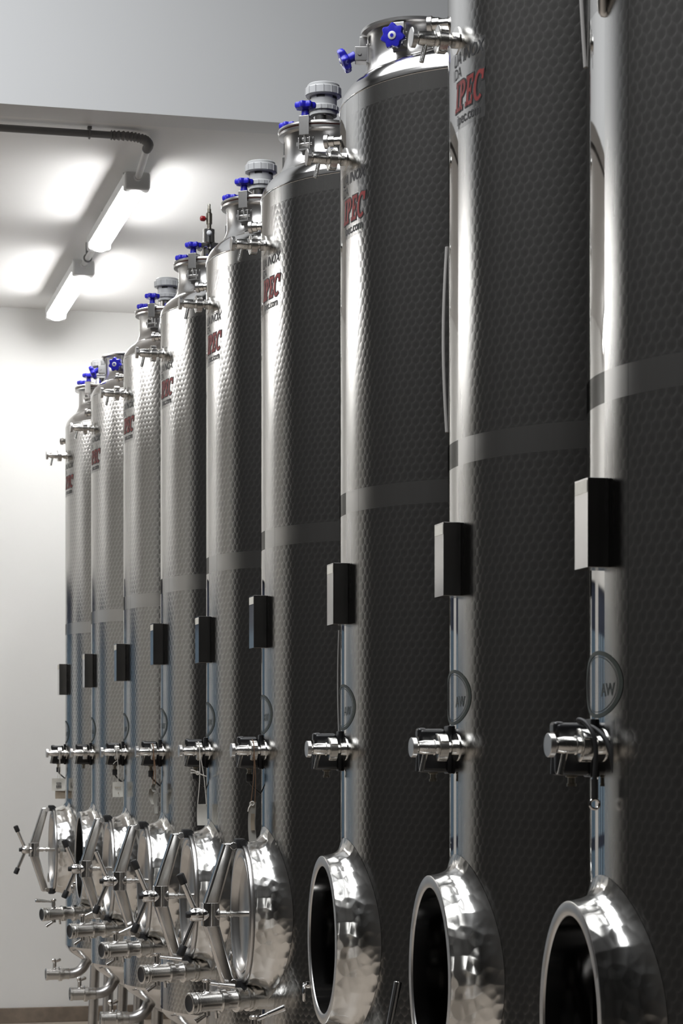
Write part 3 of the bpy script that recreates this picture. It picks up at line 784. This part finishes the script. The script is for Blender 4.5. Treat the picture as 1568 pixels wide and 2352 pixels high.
# ------------------------------------------------------------------ the row of nine tanks
XC = 1.85
TURN = math.radians(0.0)           # the fittings face very slightly away from the camera
YS = [3.786, 4.679, 5.676, 6.685, 7.607, 8.578, 9.555, 10.595, 11.593]
LABELS = [
    'nearest steel wine tank, cut by the right edge, black cable on its valve',
    'second nearest steel wine tank, its top cut by the frame, open manway without a door',
    'steel wine tank with open lidless neck and open manway, third from the right edge',
    'steel wine tank with closed manway door and a long plastic strip hanging at its valve',
    'steel wine tank with closed manway door and a pale card tag on a knotted string',
    'steel wine tank with a thin gas fitting and small red knob on its lid',
    'steel wine tank with closed manway door and a square white tag at its valve',
    'steel wine tank with an open manway and tilted blue knobs, next to the farthest tank',
    'farthest steel wine tank against the white end wall, closed manway door',
]
OPT = [
    dict(lid=True, vent=True, door=False, lever='up', cable=False, pipe=True, dz=0),
    dict(lid=True, vent=True, door=False, lever='up', cable=False, dz=.012),
    dict(lid=False, vent=False, door=False, lever='backup', cable=False, dz=.008),
    dict(lid=True, vent=True, door=True, grips=(1, 1), lever='back', cable=True, dz=-.005),
    dict(lid=True, vent=True, door=True, grips=(1, 1), lever='back', cable=True, dz=-.012),
    dict(lid=True, gas=True, door=True, grips=(0, 1), lever='backup', cable=True, dz=.02),
    dict(lid=True, vent=True, door=True, grips=(1, 1), lever='backup', cable=True, dz=-.01),
    dict(lid=False, vent=False, door=False, lever='front', cable=False, dz=-.006),
    dict(lid=True, vent=True, door=True, grips=(1, 1), lever='front', cable=True, dz=-.014),
]
tanks = []
for i, (y, op) in enumerate(zip(YS, OPT)):
    t = thing('wine_tank', LABELS[i], 'tank', (XC, y, 0), 'steel wine tanks in the row'); tanks.append(t); t.rotation_euler = (0, 0, -TURN)
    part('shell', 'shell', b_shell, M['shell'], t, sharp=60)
    part('dome', 'dome', b_dome, M['steel'], t, sharp=60)
    part('bottom_cone', 'cone', b_cone, M['steel'], t, sharp=60)
    for k in range(4):
        l = part('leg', 'leg%d' % k, b_leg(k), M['satin'], t); part('foot', 'foot%d' % k, b_foot(k), M['satin'], l)
    part('neck', 'neck', b_neck, M['satin'], t, sharp=40)
    if op['lid']:
        l = part('lid', 'lid', b_lid, M['satin'], t, sharp=40); part('gasket', 'gasket', b_gasket, M['gasket'], l, label='dark red lid gasket')
    for a in (CLAMPS if op['lid'] else (238, 166, 62, -28)): clamp(t, a, not op['lid'], i)
    if op.get('vent'): vent(t)
    if op.get('gas'): gas_valve(t)
    sampling(t, 0, C(1.545), 'top'); sampling(t, 0, C(.022), 'low', pin=True)
    side_fitting(t)
    instrument_box(t, C(.413 + op['dz']), 0)
    sensor(t, op['cable'])
    sticker(t, C(1.433 if i == 1 else 1.418), i); emblem(t, C(.130))
    manway(t, op['door'], op.get('grips', (1, 1)))
    if i == 2: outlet(t, C(-.722), op['lever'], 'long', yaw=3, off=.045)
    elif i < 8: outlet(t, C(-.722), op['lever'], op['lever'])
    drain(t)
# loose cables clipped along the three nearest tanks
def side_cable(tank, b, z0, z1, bulge, r, flat=2.0):
    def f(bm):
        n = 24; pts = []
        for k in range(n + 1):
            s = k / n; pts.append(on(b, C(z0 + (z1 - z0) * s), .002 + bulge * math.sin(PI * s)))
        tube(bm, pts, r, 10, flat)
    part('cable', None, f, M['cable_g'], tank, label='slack grey flat cable along the tank')
side_cable(tanks[1], -17, .72, 1.13, .0075, .0035)
side_cable(tanks[0], -20, 1.27, 1.85, .012, .0035)
side_cable(tanks[2], -14, .055, .335, .003, .002, 1.0)
part('vent_pipe', None, lambda bm: tube(bm, smooth_path([on(2, C(1.318), -.004), on(2, C(1.322), .004), on(6, C(1.37), .016), on(14, C(1.45), .03), on(20, C(1.52), .04)], 6), .0095, 18), M['satin'], tanks[0], label='thin steel pipe near the top')

# ------------------------------------------------------------------ things hanging on the valves
def hang(i, name, label, cat, off, group=None):
    return thing(name, label, cat, (XC - R + off[0], YS[i] + off[1], C(.022) + off[2]), group)
def sheet(bm, w, h, bend=0.0, th=.0008, rot=0.0, c=(0, 0, 0), n=8, taper=1.0, twist=0.0):
    """thin card hanging from its top edge; local x = width, z down"""
    A, B = [], []
    for j in range(n + 1):
        s = j / n; ww = w * (1 + (taper - 1) * s)
        for i, L in ((-.5, A), (.5, B)):
            a = rot + twist * s
            x, yy = i * ww, bend * math.sin(PI * s)
            L.append((x * math.cos(a) - yy * math.sin(a) + c[0], x * math.sin(a) + yy * math.cos(a) + c[1], c[2] - h * s))
    fa = [[bm.verts.new(Vector(p) + Vector((0, t, 0))) for p in L] for t in (-th / 2, th / 2) for L in (A, B)]
    a0, b0, a1, b1 = fa
    for j in range(n):
        bm.faces.new((a0[j], a0[j + 1], b0[j + 1], b0[j])); bm.faces.new((a1[j], b1[j], b1[j + 1], a1[j + 1]))
        bm.faces.new((a0[j], a1[j], a1[j + 1], a0[j + 1])); bm.faces.new((b0[j], b0[j + 1], b1[j + 1], b1[j]))
    bm.faces.new((a0[0], b0[0], b1[0], a1[0])); bm.faces.new((a0[n], a1[n], b1[n], b0[n]))
def loop(bm, r, top, bots, rad):
    for q in bots:
        tube(bm, smooth_path([top, (Vector(top) * .5 + Vector(q) * .5) + Vector((.003, -.002, 0)), q], 6), rad, 8)
    torus(bm, frame((top[0], 0, 0), (1, 0, 0)), r, rad, 28, 8)
# nut is at -.037 from the shell, radius .030
NU = -.0365
# plastic strip
h = hang(3, 'tag_strip', 'cloudy plastic strip hanging on brown twine from the fourth nearest tank valve', 'tag', (NU, 0, 0))
part('strip', None, lambda bm: (sheet(bm, .022, .118, .006, .0012, .25, (-.004, -.03, -.155), 12, 1.35, .25)), M['strip'], h)
part('paper_slip', None, lambda bm: sheet(bm, .013, .050, .002, .0009, .25, (-.004, -.0318, -.190), 6), M['card'], h, label='brown slip in the plastic strip')
part('knot', None, lambda bm: (torus(bm, frame((-.006, -.031, -.160), (0, 1, 0)), .006, .002, 18, 8), tube(bm, smooth_path([(-.008, -.031, -.162), (-.016, -.032, -.172), (-.019, -.032, -.184)], 4), .002, 8)), M['string'], h)
part('twine', None, lambda bm: (loop(bm, .0315, (0, -.0315, -.004), [(-.010, -.031, -.158), (.002, -.031, -.158)], .0011)), M['twine'], h)
# card on knotted string
h = hang(4, 'card_tag', 'pale creased card tag on a knotted white string, fifth tank from the right', 'tag', (NU + .020, 0, 0))
part('card', None, lambda bm: (sheet(bm, .036, .072, .004, .0012, .15, (-.010, -.035, -.180), 8, 1.0)), M['paper'], h)
part('knot', None, lambda bm: (torus(bm, frame((-.026, -.035, -.075), (0, 1, 0)), .005, .0022, 18, 8), tube(bm, smooth_path([(-.024, -.035, -.074), (-.040, -.036, -.066), (-.050, -.036, -.064)], 4), .0022, 8), tube(bm, smooth_path([(-.024, -.035, -.075), (-.042, -.037, -.074), (-.050, -.037, -.075)], 4), .0018, 8), tube(bm, smooth_path([(-.024, -.035, -.075), (-.008, -.036, -.082), (.004, -.036, -.086)], 4), .0018, 8)), M['string'], h)
part('string', None, lambda bm: (loop(bm, .0315, (-.018, -.032, -.004), [(-.026, -.035, -.182), (.004, -.035, -.182)], .0014)), M['string'], h)
# folded paper
h = hang(5, 'paper_tag', 'narrow folded paper tag on brown twine, on the tank with the gas fitting', 'tag', (NU, 0, 0))
part('paper', None, lambda bm: (sheet(bm, .030, .030, .006, .0012, .9, (.002, -.034, -.122), 6, .8), sheet(bm, .040, .060, .010, .0012, .75, (-.004, -.036, -.140), 8, .35), sheet(bm, .020, .075, .004, .0012, .6, (.010, -.032, -.160), 8, .8)), M['paper'], h)
part('twine', None, lambda bm: (loop(bm, .0315, (0, -.0315, -.004), [(-.004, -.034, -.124), (.006, -.034, -.124)], .0016)), M['twine'], h)
# white square tag
h = hang(6, 'square_tag', 'square white tag with faint brown writing hanging on string, seventh tank from the right', 'tag', (NU + .016, 0, 0))
part('card', None, lambda bm: (sheet(bm, .046, .064, .003, .0012, .10, (-.012, -.034, -.125), 6)), M['paper'], h)
def scrawl(bm):
    for k, (x, z, l) in enumerate(((-.026, -.146, .008), (-.016, -.147, .007), (-.007, -.146, .006), (-.012, -.170, .003))):
        tube(bm, smooth_path([(x, -.0385, z), (x + l * .3, -.0385, z - .005), (x + l * .6, -.0380, z + .002), (x + l, -.0378, z - .004)], 4), .0008, 6)
part('writing', None, scrawl, M['card'], h)
part('string', None, lambda bm: (loop(bm, .0315, (-.016, -.0315, -.004), [(-.012, -.034, -.128)], .0013), tube(bm, smooth_path([(-.016, -.034, -.036), (-.026, -.036, -.042), (-.032, -.036, -.050)], 4), .0014, 8)), M['string'], h)
# two cards on the farthest tank
h = hang(8, 'double_tag', 'white tag over a brown card hanging on the farthest tank by the end wall', 'tag', (NU + .004, 0, 0))
part('white_card', None, lambda bm: (sheet(bm, .066, .064, .004, .0012, -.12, (-.010, -.036, -.128), 6)), M['paper'], h)
part('brown_card', None, lambda bm: (sheet(bm, .052, .046, .003, .0012, .05, (0, -.032, -.186), 6)), M['card'], h, label='brown card below the white one')
def bars(bm):
    for k in range(4): box(bm, (-.020 + .007 * k, -.0425, -.170), (.0048, .0008, .014))
    box(bm, (-.009, -.0425, -.152), (.026, .0008, .004)); box(bm, (-.009, -.0425, -.158), (.024, .0008, .003))
part('print', None, bars, M['ink'], h)
part('string', None, lambda bm: (loop(bm, .0315, (-.004, -.0315, -.004), [(-.016, -.036, -.13), (-.004, -.036, -.13), (0, -.032, -.188)], .0010)), M['string'], h)
# black cable looped over the nearest valve
h = hang(0, 'looped_cable', 'black cable looped over the nearest tank valve with ring lugs at its ends', 'cable', (-.022, 0, 0))
def cab(bm):
    tube(bm, smooth_path([(-.004, -.034, -.083), (-.004, -.035, -.050), (-.002, -.035, -.010), (-.006, -.030, .020), (-.014, -.014, .040), (-.020, .004, .045), (-.012, .010, .038), (.004, -.010, .030), (.016, -.030, .012), (.024, -.042, -.020), (.030, -.046, -.060), (.034, -.046, -.090)], 8), .0042, 12)
part('cable', None, cab, M['rubber'], h)
part('sleeve', None, lambda bm: (cyl(bm, (-.004, -.034, -.060), (-.004, -.034, -.094), .0062, 16), cyl(bm, (.032, -.046, -.078), (.035, -.046, -.102), .0062, 16)), M['rubber'], h)
for p, dr in (((-.004, -.0345, -.104), (.1, 1, 0)), ((.044, -.048, -.100), (1, .6, 0))):
    part('ring_lug', None, lambda bm: (torus(bm, frame(p, dr), .0085, .0024, 28, 8)), M['steel'], h, label='steel ring lug')
